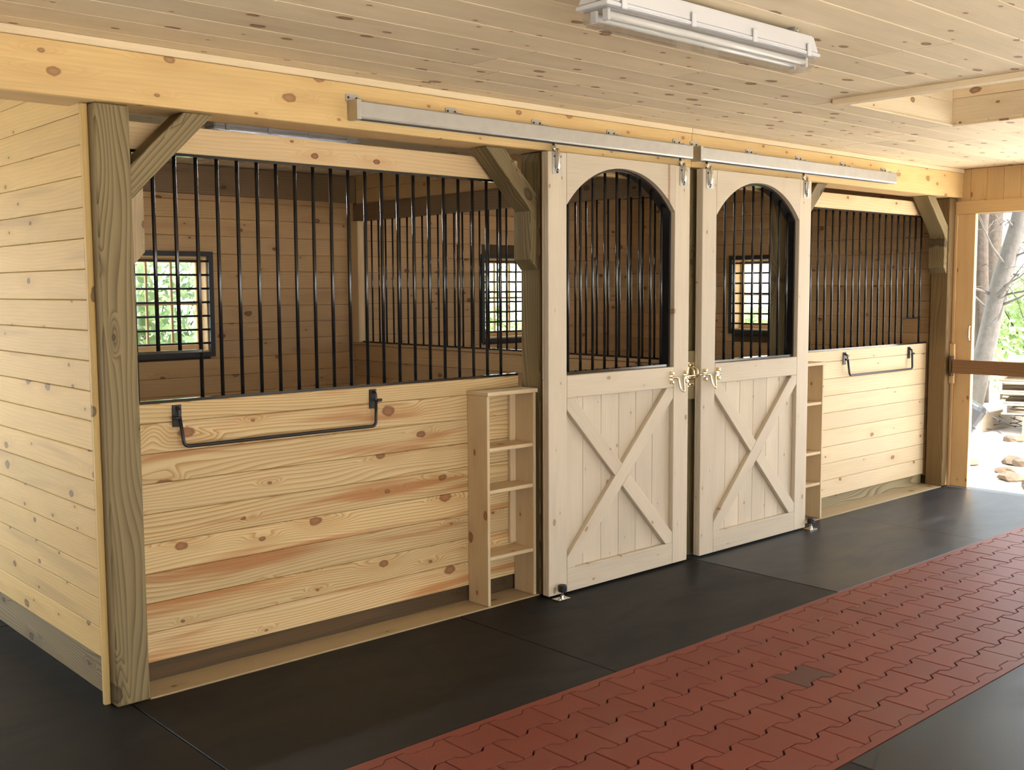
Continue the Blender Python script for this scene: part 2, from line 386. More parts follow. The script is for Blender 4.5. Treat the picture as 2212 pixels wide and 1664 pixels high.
# rubber mats: each can be lifted off the slab
def mat_piece(x0, x1, y0, y1, label, mt='rubber'):
    g = .0025; o = plank('rubber_mat', (x0+g, y0+g, -.02), (x1-g, y1-g, random.uniform(-.0012, .0012)), mt, bev=.0025, grain=0)
    tag(o, label, 'mat', 'black rubber floor mats')
SX = [-3.6, -1.77, .06, 1.79, 3.61, 5.41, 7.24]
near = ['black rubber mat at the far left of the aisle strip below the cut-off wall', 'black rubber mat in front of the left corner, left of the corner post',
        'black rubber mat below the left blanket bar, right of the corner post', 'black rubber mat in front of the left sliding door',
        'greyish rubber mat in front of the right sliding door', 'bright sheeny rubber mat by the open end doorway']
for i in range(2, len(SX)-1):
    mat_piece(SX[i], SX[i+1], R1, 0.0, near[i], 'rubber_dusty_sheen' if i > 3 else 'rubber')
mat_piece(-1.16, .06, R1, 1.45, 'dark rubber mat round the foot of the left corner post')
mat_piece(-1.16, .06, 1.45, 3.28, 'dark rubber mat along the skirting of the left side wall')
far = ['dark rubber mat under the camera beside the red pavers', 'dusty rubber mat at the lower right corner of the photo', 'scuffed rubber mat right of the red pavers toward the doorway', 'pale dusty rubber mat right of the red pavers nearest the doorway']
for i, (x0, x1) in enumerate(((-.1, 1.73), (1.73, 3.56), (3.56, 5.39), (5.39, 7.22))):
    mat_piece(x0, x1, R2-1.22, R2, far[i], 'rubber_dusty_sheen' if i > 0 else 'rubber')

# red interlocking pavers
PW, PP, AMP = .2245, .1540, .013
walk = join_boxes('paver_walkway', [((-1.6, R2, -.02), (XE+.02, R1, -.0085))], 'joint', loc=(-1.6, R2, -.02))
tag(walk, 'red interlocking rubber paver walkway running down the aisle between black mats', 'walkway')
def paver_mesh(mat):
    g = .0026; w, h = PW/2-g, PP/2
    def topy(x):                       # waisted end: corners stick out, middle pulled in
        t = abs(x)/(PW/2); t = min(1, max(0, (t-.40)/.26)); return h - g - AMP + 2*AMP*t
    xs = [w, PW*.33, PW*.20, -PW*.20, -PW*.33, -w]
    out = [(x, topy(x)) for x in xs] + [(x, -topy(x)) for x in reversed(xs)]
    n = len(out); vs = [(x, y, -.016) for x, y in out] + [(x, y, -.003) for x, y in out] + [(x*.978, y*.975, 0) for x, y in out]
    fs = [(i, (i+1) % n, (i+1) % n+n, i+n) for i in range(n)] + [(i+n, (i+1) % n+n, (i+1) % n+2*n, i+2*n) for i in range(n)] + [tuple(range(2*n, 3*n))]
    me = mesh_from('paver', vs, fs, mat); bm = bmesh.new(); bm.from_mesh(me); bmesh.ops.recalc_face_normals(bm, faces=bm.faces[:]); bm.to_mesh(me); bm.free()
    return me
pm, pmd = paver_mesh('paver'), paver_mesh('paver_dark')
NROW = 7; y0 = (R1+R2)/2 - (NROW-1)/2*PP
for j in range(NROW):
    y = y0+j*PP
    for i in range(0, 39):
        x = -1.35 + (i+.5*(j % 2))*PW
        if x > XE-.02: continue
        dark = abs(x-2.45) < .112 and j == 3
        link('paver', pmd if dark else pm, (x, y, random.uniform(-.0006, .0012)), walk)
# edging strips close the zigzag at both sides
for s, nm in ((1, 'edging'), (-1, 'edging')):
    yb = y0 + (NROW-1)*PP if s > 0 else y0
    ye = R1-.001 if s > 0 else R2+.001
    off = .5*((NROW-1) % 2) if s > 0 else 0
    pts = []
    for i in range(-1, 40):
        cx = -1.35+(i+off)*PW
        for t in (-.5, -.33, -.20, .20, .33):
            x = cx+t*PW; k = min(1, max(0, (abs(t)/.5-.40)/.26)); yy = yb + s*(PP/2+.002-AMP+2*AMP*k)
            if -1.58 < x < XE: pts.append((x, yy))
    n = len(pts); vs_ = [(x, y_, 0) for x, y_ in pts]+[(x, ye, 0) for x, _ in pts]+[(x, y_, -.016) for x, y_ in pts]+[(x, ye, -.016) for x, _ in pts]
    fs_ = [((i, i+1, n+i+1, n+i) if s < 0 else (i, n+i, n+i+1, i+1)) for i in range(n-1)]+[(i, i+1, 2*n+i+1, 2*n+i) for i in range(n-1)]+[(n+i, n+i+1, 3*n+i+1, 3*n+i) for i in range(n-1)]
    bm = bmesh.new(); me = mesh_from(nm, [Vector(v)-Vector((pts[0][0], ye, 0)) for v in vs_], fs_, 'paver'); bm.from_mesh(me); bmesh.ops.recalc_face_normals(bm, faces=bm.faces[:]); bm.to_mesh(me); bm.free()
    link(nm, me, (pts[0][0], ye, 0), walk)

# ------------------------------------------------------------------ ceiling
HX0, HX1, HY0, HY1 = 3.46, 4.72, -2.75, -1.13       # hatch
cb = []
for (x0, x1, ya, yb_) in ((XL, HX0-.02, YR, YK+.14), (HX1+.02, XE+.12, YR, YK+.14), (HX0-.02, HX1+.02, YR, HY0-.02), (HX0-.02, HX1+.02, HY1+.02, YK+.14)):
    cb.append(((x0, ya, HC+.02), (x1, yb_, HC+.06)))
ceiling = tag(join_boxes('ceiling', cb, 'gap', loc=(0, 0, HC+.02)), kind='structure')
CW = .2; k = 0; y = YR+.05
while y < YK:
    yb_ = min(y+CW, YK)
    joints = [XL, random.uniform(-2.6, -.5), random.uniform(1.2, 3.2), random.uniform(4.6, 6.2), XE]
    for a, b2 in zip(joints, joints[1:]):
        segs = [(a, b2)]
        if yb_ > HY0 and y < HY1:
            segs = []
            if a < HX0: segs.append((a, min(b2, HX0)))
            if b2 > HX1: segs.append((max(a, HX1), b2))
            c0, c1 = max(a, HX0), min(b2, HX1)
            if c1-c0 > .02:
                for q0, q1 in ((max(y, HY1), yb_), (y, min(yb_, HY0))):
                    if q1-q0 > .01: plank('ceiling_board', (c0+.0008, q0+.0008, HC), (c1-.0008, q1-.0008, HC+.018), 'ceil', ceiling, bev=.003, grain=0)
        for s0, s1 in segs:
            if s1-s0 < .02: continue
            plank('ceiling_board', (s0+.0008, y+.0008, HC), (s1-.0008, yb_-.0008, HC+.018), 'ceil', ceiling, bev=.003, grain=0)
    y += CW
# roof above (keeps the sun out)
tag(join_boxes('roof', [((XL-.5, YR-.9, HC+.55), (XE+.5, YK+.7, HC+.62))], 'gap', loc=(0, 0, HC+.55)), kind='structure')
# hatch framed through the ceiling
hat = thing('ceiling_hatch', 'square wood-framed hatch opening cut into the board ceiling', 'hatch', (HX1, HY1, HC))
plank('frame_board', (HX0, HY1, HC+.012), (HX1+.02, HY1+.02, HC+.13), 'ceil', hat)
plank('frame_board', (HX0, HY1, HC+.131), (HX1+.02, HY1+.02, HC+.36), 'ceil', hat)
plank('frame_board', (HX1, HY0, HC+.012), (HX1+.02, HY1, HC+.15), 'ceil', hat)
plank('frame_board', (HX1, HY0, HC+.152), (HX1+.02, HY1, HC+.36), 'ceil', hat)
plank('frame_board', (HX0-.02, HY0, HC+.012), (HX0, HY1, HC+.36), 'ceil', hat)
plank('frame_board', (HX0, HY0-.02, HC+.012), (HX1, HY0, HC+.36), 'ceil', hat)
plank('trim_strip', (HX1-.012, HY0, HC-.012), (HX1+.04, HY1+.03, HC-.0005), 'ceil', hat)
plank('trim_strip', (HX0-.03, HY1-.012, HC-.012), (HX1-.013, HY1+.03, HC-.0005), 'ceil', hat)
plank('hatch_lid', (HX0, HY0, HC+.36), (HX1, HY1, HC+.38), 'ceil', hat)
tag(plank('ceiling_batten', (3.385, HY0-.3, HC-.028), (3.455, HY1-.005, HC-.0005), 'ceil'), 'long thin wooden batten fixed under the ceiling beside the hatch', 'batten')

# ------------------------------------------------------------------ walls behind and around
def wall_slab(name, boxes, mat='gap'):
    return tag(join_boxes(name, boxes, mat), kind='structure')
def hboards(parent, axis, face, thick, u0, u1, z0, z1, pitch, mat, holes=(), zfirst=None, split=None):
    """horizontal boards on a wall: axis 0 = wall runs along x (face is a y), axis 1 = along y (face is an x)"""
    z = z0; first = True
    while z < z1-.02:
        zt = min(z1, z+(zfirst if (first and zfirst) else pitch)); first = False
        cuts = [(u0, u1)]
        for (h0, h1, hz0, hz1) in holes:
            if zt > hz0+.004 and z < hz1-.004:
                new = []
                for a, b2 in cuts:
                    if h0 > a and h1 < b2: new += [(a, h0), (h1, b2)]
                    else: new.append((a, b2))
                cuts = new
        fin = []
        for a, b2 in cuts:
            if split and b2-a > split*1.3:
                m_ = a+(b2-a)*random.uniform(.35, .65); fin += [(a, m_), (m_, b2)]
            else: fin.append((a, b2))
        for a, b2 in fin:
            f0, f1 = sorted((face, face+thick)); g = .0008
            if axis == 0: plank('plank', (a+g, f0, z+g), (b2-g, f1, zt-g), mat, parent, .003, 0)
            else: plank('plank', (f0, a+g, z+g), (f1, b2-g, zt-g), mat, parent, .003, 1)
        z = zt

W1 = (1.36, 2.27, 1.20, 1.96)      # window openings: u0,u1,z0,z1
W2 = (5.10, 6.00, 1.20, 1.99)
W3 = (1.80, 2.27, 1.26, 1.97)
def holed(axis, f0, f1, u0, u1, z0, z1, holes):
    out = []; us = u0
    for (h0, h1, hz0, hz1) in sorted(holes):
        out += [(us, h0, z0, z1), (h0, h1, z0, hz0), (h0, h1, hz1, z1)]; us = h1
    out.append((us, u1, z0, z1))
    return [(((a, f0, c), (b2, f1, d)) if axis == 0 else ((f0, a, c), (f1, b2, d))) for a, b2, c, d in out if b2-a > 1e-4 and d-c > 1e-4]
wall_back = wall_slab('wall_back', holed(0, YK+.02, YK+.14, XL, XE+.12, -.08, HC+.3, [W1, W2, (-4.0, -.5, -.08, 2.25)]))  # last opening is unseen, added to light the left wall
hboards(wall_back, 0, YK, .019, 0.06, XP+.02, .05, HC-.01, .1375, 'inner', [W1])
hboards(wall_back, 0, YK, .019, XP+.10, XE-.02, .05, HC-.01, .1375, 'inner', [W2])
plank('top_beam', (.06, YK-.06, 2.43), (XP, YK-.0005, HC-.005), 'rough', wall_back)

DO = (-3.75, -.100, -.08, 2.285)   # end doorway
wall_right = wall_slab('wall_right', holed(1, XE+.02, XE+.12, YR, YK+.02, -.08, HC+.3, [DO, W3]))
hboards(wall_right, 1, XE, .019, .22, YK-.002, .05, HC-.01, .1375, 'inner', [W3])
# vertical boards and trim over and beside the doorway
yv = .03
while yv > -6.4:
    ya = yv-.135
    zb = 2.39 if ya > -3.9 else .0
    plank('plank', (XE-.001, ya+.0008, zb), (XE+.0195, yv-.0008, HC-.002), 'jamb', wall_right, .003, 2); yv = ya
plank('door_header', (XE-.035, -3.95, 2.285), (XE-.0015, -.0005, 2.389), 'jamb', wall_right)
plank('door_jamb', (XE-.024, -.165, .0), (XE+.0195, -.022, 2.2845), 'jamb', wall_right)
plank('jamb_trim', (XE-.045, -.0215, .0), (XE+.0195, -.0008, 2.2845), 'jamb', wall_right)
plank('outer_casing', (XE+.1205, -.112, -.06), (XE+.14, .06, 2.2845), 'jamb', wall_right)
plank('door_jamb', (XE-.02, -3.89, .0), (XE+.12, -3.75, 2.2845), 'jamb', wall_right)
plank('threshold', (XE+.05, -3.749, -.075), (XE+.13, -.101, -.008), 'sill', wall_right)

# rear and far left walls of the aisle, never in frame; their openings are added and sized to steer daylight
RO = [(-2.0, 1.8, -.08, 2.25), (3.9, 6.3, .8, 2.15)]
wall_rear = wall_slab('wall_rear', holed(0, YR-.12, YR, XL, XE+.12, -.08, HC+.3, RO), 'jamb')
LO = [(1.0, 3.0, .9, 2.1)]
wall_far = wall_slab('wall_far_left', holed(1, XL-.12, XL, YR, YK+.14, -.08, HC+.3, LO), 'jamb')

# ------------------------------------------------------------------ left side wall of the stall
wl = wall_slab('wall_left', [((.045, .152, 0.0), (.10, YK, HC))])
hboards(wl, 1, -.0245, .024, .0842, YK-.002, .196, HC-.002, .1215, 'side', split=3.0)
plank('skirting_board', (.024, .152, .0), (.0445, YK-.002, .30), 'treated', wl)
plank('corner_trim', (-.026, .062, .0), (-.0005, .0838, HB-.002), 'side', wl)

# ------------------------------------------------------------------ partition between the stalls
wm = wall_slab('wall_middle', [((XP+.02, .2, 0.0), (XP+.04, YK-.002, HS-.002))])
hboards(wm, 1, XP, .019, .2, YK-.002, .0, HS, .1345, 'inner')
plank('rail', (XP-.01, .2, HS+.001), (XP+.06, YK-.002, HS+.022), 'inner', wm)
plank('top_beam', (XP-.02, .2, 2.275), (XP+.08, YK-.07, 2.415), 'rough', wm)
plank('end_stud', (XP-.012, YK-.10, HS+.023), (XP+.05, YK-.002, 2.274), 'header', wm)
hboards(wm, 1, XP, .02, .2, YK-.07, 2.416, HC-.003, .12, 'jamb')
pgr = link('grille', mesh_from('grille', *(lambda v: (v, [(0, 1, 3, 2), (4, 6, 7, 5), (0, 4, 5, 1), (2, 3, 7, 6), (0, 2, 6, 4), (1, 5, 7, 3)]))([Vector((x, y, z)) for x in (-.008, .008) for y in (0, YK-.32) for z in (0, .012)]), 'black'), (XP+.025, .21, HS+.0225), wm)
for i in range(33):
    y = .27+i*.101
    if y < YK-.12: rod('bar', (XP+.025, y, HS+.03), (XP+.025, y, 2.274), .0075, 'black', pgr, 8)

# ------------------------------------------------------------------ windows with steel grilles
def window(n, axis, face, W, out, cols, rows):
    """out: +1, the outside lies at larger coordinate than face"""
    u0, u1, z0, z1 = W
    def P(u, d, z): return (u, face+d*out, z) if axis == 0 else (face+d*out, u, z)
    def bx(name, ua, ub, da, db, za, zb, mat, par, bev=.002):
        a, b2 = P(ua, da, za), P(ub, db, zb)
        return plank(name, [min(x) for x in zip(a, b2)], [max(x) for x in zip(a, b2)], mat, par, bev)
    w = link('window_%d' % n, None, P((u0+u1)/2, .0, z0)); tag(w, kind='structure')
    e = .0005
    bx('reveal', u0, u0+.018, .0, .139, z0, z1, 'jamb', w); bx('reveal', u1-.018, u1, .0, .139, z0, z1, 'jamb', w)
    bx('reveal', u0+.018+e, u1-.018-e, .0, .139, z1-.018, z1, 'jamb', w); bx('sill', u0+.018+e, u1-.018-e, .0, .17, z0, z0+.02, 'jamb', w)
    s0, s1, t0, t1 = u0+.019, u1-.019, z0+.021, z1-.019
    for a, b2 in ((s0, s0+.035), (s1-.035, s1)): bx('sash_stile', a, b2, .10, .135, t0, t1, 'jamb', w)
    for a, b2 in ((t0, t0+.04), (t1-.035, t1)): bx('sash_rail', s0+.0355, s1-.0355, .10, .135, a, b2, 'jamb', w)
    g0, g1, h0, h1 = s0+.0355, s1-.0355, t0+.0405, t1-.0355
    for i in range(1, cols):
        u = g0+(g1-g0)*i/cols; bx('muntin', u-.009, u+.009, .107, .128, h0, h1, 'jamb', w)
    for j in range(1, rows):
        z = h0+(h1-h0)*j/rows
        for i in range(cols):
            a = g0+(g1-g0)*i/cols+(.0095 if i else 0); b2 = g0+(g1-g0)*(i+1)/cols-(.0095 if i < cols-1 else 0)
            bx('muntin', a, b2, .107, .128, z-.009, z+.009, 'jamb', w)
    for i in range(cols):
        for j in range(rows):
            bx('pane', g0+(g1-g0)*i/cols+.0098, g0+(g1-g0)*(i+1)/cols-.0098, .1165, .1185, h0+(h1-h0)*j/rows+.0098, h0+(h1-h0)*(j+1)/rows-.0098, 'glass', w, 0)
    fr = .038; vs_ = []; A0, A1, B0, B1 = u0-.03, u1+.03, z0-.03, z1+.03
    boxes = []
    for ua, ub, za, zb in ((A0, A0+fr, B0, B1), (A1-fr, A1, B0, B1), (A0+fr, A1-fr, B0, B0+fr), (A0+fr, A1-fr, B1-fr, B1)):
        a, b2 = P(ua, -.001, za), P(ub, -.032, zb); boxes.append(([min(x) for x in zip(a, b2)], [max(x) for x in zip(a, b2)]))
    g = join_boxes('grille', boxes, 'blackm', w)
    nz = int(round((B1-B0-2*fr)/.1))
    for j in range(1, nz+1):
        z = B0+fr+(B1-B0-2*fr)*(j-.35)/(nz); rod('bar', P(A0+fr, -.018, z), P(A1-fr, -.018, z), .0085, 'blackm', g, 8)
window(1, 0, YK, W1, 1, 4, 2)
window(2, 0, YK, W2, 1, 4, 2)
window(3, 1, XE, W3, 1, 2, 2)

# ------------------------------------------------------------------ posts, beam and braces
def post(x0, x1, label, mat='treated', z1=HB-.001, y1=.15):
    p = thing('support_post', label, 'post', ((x0+x1)/2, .07, 0), 'square treated timber posts of the stall front')
    plank('timber', (x0, 0, 0), (x1, y1, z1), mat, p, .006, 2, 1)
    return p
pL = post(0, .14, 'tall greenish corner post at the left end of the stalls')
pJ = post(2.375, 2.505, 'treated post half hidden behind the left sliding door, beside the left shelf rack')
pC = post(3.545, 3.745, 'shadowed centre post in the gap between the two sliding doors', 'treated')
pR = post(4.72, 4.86, 'shadowed post behind the right edge of the right sliding door')
pE = post(7.065, 7.197, 'dark treated post at the far right end of the stalls', 'treated_shade')
def brace(xf, s, label, post_obj):
    """45 degree knee brace leaving a post face at xf; s = +1 leans to the right going up"""
    t = thing('knee_brace', label, 'brace', (xf, .07, 2.05), 'diagonal knee braces under the front beam')
    g = .001; z0, z1 = 2.055, 2.185; top = HB-.0015
    a = (top-z0); b2 = (top-z1)
    poly = [(xf+s*g, z0), (xf+s*(a+g), top), (xf+s*(b2+g), top), (xf+s*g, z1)]
    prism('timber', poly, .012, .142, 1, 'treated', t, grain=(s, 0, 1), bev=.003)
    # ledger block under the brace foot with a bevelled lower end
    c = .052
    blk = [(xf+s*g, 1.79), (xf+s*c, 1.845), (xf+s*c, 2.054+c-.002), (xf+s*g, 2.053)]
    prism('ledger_block', blk, .014, .148, 1, 'sill' if s > 0 else 'treated', t, grain=(0, 0, 1), bev=.002)
brace(.14, 1, 'weathered diagonal brace rising from the left corner post', pL)
brace(2.375, -1, 'dark diagonal brace leaning left from the post beside the left sliding door', pJ)
brace(4.86, 1, 'short lit diagonal brace rising just right of the right sliding door', pR)
brace(7.065, -1, 'pale-edged diagonal brace leaning left from the far right post', pE)

def beam(x0, x1, label):
    t = thing('header_beam', label, 'beam', ((x0+x1)/2, 0, HB), 'header beam over the stall front')
    plank('face_board', (x0, -.04, HB), (x1, 0, HC-.034), 'beam', t, .003)
    plank('cap_strip', (x0, -.046, HC-.033), (x1, 0, HC-.001), 'strip', t, .002)
    plank('inner_board', (x0, .001, HB+.0005), (x1, .19, HC-.001), 'jamb', t, .003)
beam(XL+.02, 3.616, 'long yellow spruce header beam with pin knots over the left stall')
beam(3.619, XE-.002, 'shorter sunlit spruce header beam over the right stall, butted to the long one')

# ------------------------------------------------------------------ stall fronts
def stall_front(x0, x1, mat, label, feed, skirt):
    t = thing('stall_front', label, 'stall front', ((x0+x1)/2, YB, 0))
    z = .09; zs = [.09+.1295*i for i in range(9)]+[HS]
    for a, b2 in zip(zs, zs[1:]): plank('plank', (x0, YB, a+.0007), (x1, YB+.036, b2-.0007), mat, t, .0035, 0)
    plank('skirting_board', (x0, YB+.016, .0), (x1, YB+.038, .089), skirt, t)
    plank('sill', (x0, .002, -.0195), (x1, YB+.037, .004), 'sill', t, .003)
    plank('header_board', (x0, YB, HG), (x1, YB+.036, 2.385), 'header', t, .003)
    f = .012
    g = join_boxes('grille', [((x0, YB+.004, HS), (x1, YB+.034, HS+f)), ((x0, YB+.004, HG-f), (x1, YB+.034, HG))] +
                   ([((feed[0], YB+.009, 1.42), (feed[1], YB+.029, 1.432))] if feed else []), 'black', t)
    n = int((x1-x0)/.0975); 
    for i in range(n+1):
        x = x0+(.0705 if x0 < 1 else .05)+i*.0975
        if x > x1-.02: break
        zb = 1.432 if feed and feed[0]+.02 < x < feed[1]-.02 else HS+f
        rod('bar', (x, YB+.019, zb), (x, YB+.019, HG-f), .0085, 'black', g, 10)
    return t
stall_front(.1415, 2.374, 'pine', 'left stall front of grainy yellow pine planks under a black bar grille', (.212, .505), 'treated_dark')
stall_front(4.862, 7.063, 'pine_right', 'right stall front of pale sunlit pine planks under a black bar grille', (6.67, 6.96), 'treated')
# lintel rail between the stall fronts behind the doors
for a, b2, lb in ((2.506, 3.544, 'shadowed wooden lintel behind the top of the left sliding door'), (3.746, 4.719, 'shadowed wooden lintel behind the top of the right sliding door')):
    tag(plank('door_lintel', (a, .05, 2.33), (b2, .10, HB-.001), 'jamb'), lb, 'lintel')

# ------------------------------------------------------------------ sliding doors
YF, YM, YQ = -.100, -.068, -.050       # face of the frame, face of the planks, back of the door
def sliding_door(x0, x1, label, latch_side):
    t = thing('sliding_door', label, 'door', ((x0+x1)/2, YF, 0.012), 'sliding stall doors with arched barred openings')
    zb, zt = .012, 2.410; sw = .140; a, b2 = x0+sw, x1-sw
    W = b2-a; cx = (a+b2)/2; spring, apex = 2.137, 2.358
    for s0, s1 in ((x0, a-.0006), (b2+.0006, x1)):
        st = plank('stile', (s0, YF, zb), (s1, YM-.0005, zt), 'spruce', t, .003, 2)
    # arched top rail
    R = ((W/2)**2+(apex-spring)**2)/(2*(apex-spring)); cz = apex-R
    th = math.asin((W/2)/R); N = 28
    arc = [(cx+R*math.sin(-th+2*th*i/N), cz+R*math.cos(-th+2*th*i/N)) for i in range(N+1)]
    vs_, fs_ = [], []
    for y in (YF, YQ):
        for (x, z) in arc: vs_.append((x-cx, y-YF, z-2.2))
        for (x, z) in arc: vs_.append((x-cx, y-YF, zt-2.2))
    n = N+1
    for i in range(N):
        fs_ += [(i, i+1, n+i+1, n+i), (2*n+i, 3*n+i, 3*n+i+1, 2*n+i+1), (i, 2*n+i, 2*n+i+1, i+1), (n+i, n+i+1, 3*n+i+1, 3*n+i)]
    fs_ += [(0, n, 3*n, 2*n), (N, 2*n+N, 3*n+N, n+N)]
    link('arched_rail', mesh_from('arched_rail', vs_, fs_, 'spruce'), (cx, YF, 2.2), t)
    mr0, mr1 = 1.092, 1.216; br1 = .142
    plank('middle_rail', (a, YF, mr0), (b2, YM-.0005, mr1), 'spruce', t, .003, 0)
    plank('bottom_rail', (a, YF, zb), (b2, YM-.0005, br1), 'spruce', t, .003, 0)
    # back layer: vertical planks below, plain backing boards round the opening
    npk = 8; pw = (x1-x0)/npk
    for i in range(npk):
        plank('panel_plank', (x0+i*pw+.0006, YM, zb), (x0+(i+1)*pw-.0006, YQ, mr1-.02), 'spruce', t, .003, 2)
    for s0, s1 in ((x0, a-.0006), (b2+.0006, x1)): plank('backing_board', (s0, YM, mr1-.019), (s1, YQ, zt), 'spruce', t, .002, 2)
    # cross bracing, flush with the frame
    zl, zh = br1+.0006, mr0-.0006; w = .088; al = math.atan2(zh-zl, W); hx = w/2/math.sin(al); hz = w/2/math.cos(al)
    yb0, yb1 = YF+.001, YM-.0005
    full = [(a+.001, zl), (a+hx, zl), (b2-.001, zh-hz), (b2-.001, zh), (b2-hx, zh), (a+.001, zl+hz)]
    prism('cross_brace', full, yb0, yb1, 1, 'spruce', t, grain=(W, 0, zh-zl), bev=.0025)
    # the other diagonal is cut at the crossing
    mx, mz = (a+b2)/2, (zl+zh)/2; slope = (zh-zl)/W
    def lx(z_off, x): return mz+z_off+slope*(x-mx)
    def inter(off_full, off_cut):   # crossing of z=mz+of+s(x-mx) with z=mz+oc-s(x-mx)
        dx = (off_cut-off_full)/(2*slope); return (mx+dx, mz+off_full+slope*dx)
    e = hz+.0008
    up_ = [(a+.001, zh), (a+.001, zh-hz), inter(e, -hz), inter(e, hz), (a+hx, zh)]
    dn_ = [(b2-.001, zl), (b2-.001, zl+hz), inter(-e, hz), inter(-e, -hz), (b2-hx, zl)]
    prism('cross_brace', up_, yb0, yb1, 1, 'spruce', t, grain=(W, 0, -(zh-zl)), bev=.0025)
    prism('cross_brace', dn_, yb0, yb1, 1, 'spruce', t, grain=(W, 0, -(zh-zl)), bev=.0025)
    # black steel grille behind the opening, its frame follows the arch
    fw_ = .030; y0_, y1_ = YQ-.020, -.006
    def ring(ins):
        Rr = R-ins; tt = math.acos(min(1, max(-1, 0))) ; pts = []
        xa, xb = a+ins, b2-ins; zz = mr1+ins
        pts.append((xa, zz)); pts.append((xa, cz+math.sqrt(max(0, Rr*Rr-(xa-cx)**2))))
        for i in range(1, 20):
            x = xa+(xb-xa)*i/20; pts.append((x, cz+math.sqrt(max(0, Rr*Rr-(x-cx)**2))))
        pts.append((xb, cz+math.sqrt(max(0, Rr*Rr-(xb-cx)**2)))); pts.append((xb, zz))
        return pts
    o_, i_ = ring(.0012), ring(.016); n = len(o_); vv, ff = [], []
    for y in (y0_, y1_):
        for p in o_: vv.append((p[0]-cx, y-YQ, p[1]-mr1))
        for p in i_: vv.append((p[0]-cx, y-YQ, p[1]-mr1))
    for i in range(n):
        j = (i+1) % n
        ff += [(i, n+i, n+j, j), (2*n+i, 2*n+j, 3*n+j, 3*n+i), (i, j, 2*n+j, 2*n+i), (n+i, 3*n+i, 3*n+j, n+j)]
    g = link('grille', mesh_from('grille', vv, ff, 'black'), (cx, YQ, mr1), t)
    nb = 9
    for i in range(nb):
        x = a+(i+.62)*.0985
        if x > b2-.03: break
        rod('bar', (x, YQ+.005, mr1+.008), (x, YQ+.005, cz+math.sqrt((R-.010)**2-(x-cx)**2)), .0082, 'black', g, 10)
    # roller hangers
    for hxx in (x0+.065, x1-.065):
        h = prism('hanger', [(hxx-.036, 2.30), (hxx-.028, 2.292), (hxx+.028, 2.292), (hxx+.036, 2.30), (hxx+.036, 2.405), (hxx-.036, 2.405)], YF-.004, YF-.0005, 1, 'galv', t)
        tube('strap', bend([(hxx-.004, YF-.006, 2.31), (hxx-.004, YF-.016, 2.33), (hxx-.004, YF-.019, 2.39), (hxx-.004, YF-.008, 2.425)], .02), .0095, 'chrome', h, 8)
        rod('hanger_bolt', (hxx-.004, YF+.022, 2.4105), (hxx-.004, YF+.022, 2.462), .0075, 'chrome', h, 8)
        lathe('nut', [(.016, 0), (.016, .012), (.012, .014)], (hxx-.004, YF+.022, 2.430), 'chrome', h, 6)
        for bx_, bz_ in ((-.022, 2.385), (.022, 2.385), (0, 2.303)):
            rod('screw', (hxx+bx_, YF-.0075, bz_), (hxx+bx_, YF-.004, bz_), .0055, 'blackm', h, 8)
    # sliding bolt latch
    s = latch_side; xe = x1 if s > 0 else x0       # edge next to the centre post
    z = 1.152; xb0, xb1 = xe-s*.165, xe-s*.035
    lt = link('latch', None, ((xb0+xb1)/2, YF, z), t)
    for xx in (xb0, xb1):
        for dz in (-.026, .026):
            lathe('latch_boss', [(.013, 0), (.012, .016), (.006, .019)], (xx, YF-.0006, z+dz), 'brass', lt, 10).rotation_euler = (math.pi/2, 0, 0)
        prism('latch_plate', [(xx-.013, z-.038), (xx+.013, z-.038), (xx+.013, z+.038), (xx-.013, z+.038)], YF-.003, YF-.0005, 1, 'brass', lt)
    yy = YF-.018
    tube('latch_bolt', bend([(xb0-s*.012, yy, z), (xb0+s*.045, yy, z), (xb0+s*.055, yy-.012, z-.072), (xb0+s*.073, yy-.026, z-.088), (xb0+s*.086, yy-.012, z-.062), (xb0+s*.098, yy, z+.002), (xe+s*.038, yy, z+.004)], .018, 5), .0068, 'brass', lt, 8)
    return t
sliding_door(2.344, 3.530, 'pale spruce sliding stall door on the left, nearer the camera, latched at its right edge', 1)
sliding_door(3.654, 4.842, 'pale spruce sliding stall door on the right, latched at its left edge', -1)
# keeper block on the centre post
kb = thing('latch_keeper', 'chamfered wooden block with brass latch keepers between the two sliding doors', 'latch keeper', (3.60, -.03, 1.0))
prism('block', [(3.5445, 1.06), (3.59, 1.0), (3.69, 1.0), (3.74, 1.06), (3.74, 1.25), (3.69, 1.30), (3.59, 1.30), (3.5445, 1.25)], -.046, -.0008, 1, 'treated', kb, grain=(0, 0, 1), bev=.002)
for xx in (3.598, 3.637):
    kp = prism('keeper_plate', [(xx-.016, 1.08), (xx+.016, 1.08), (xx+.016, 1.23), (xx-.016, 1.23)], -.0495, -.0465, 1, 'brass', kb)
    for zz in (1.095, 1.215): lathe('bolt_head', [(.011, 0), (.010, .007), (.005, .010)], (xx, -.0497, zz), 'brass', kp, 8).rotation_euler = (math.pi/2, 0, 0)
    tube('staple', bend([(xx-.006, -.052, 1.205), (xx+.004, -.082, 1.19), (xx+.004, -.088, 1.15), (xx-.004, -.052, 1.125)], .012), .006, 'brass', kp, 8)

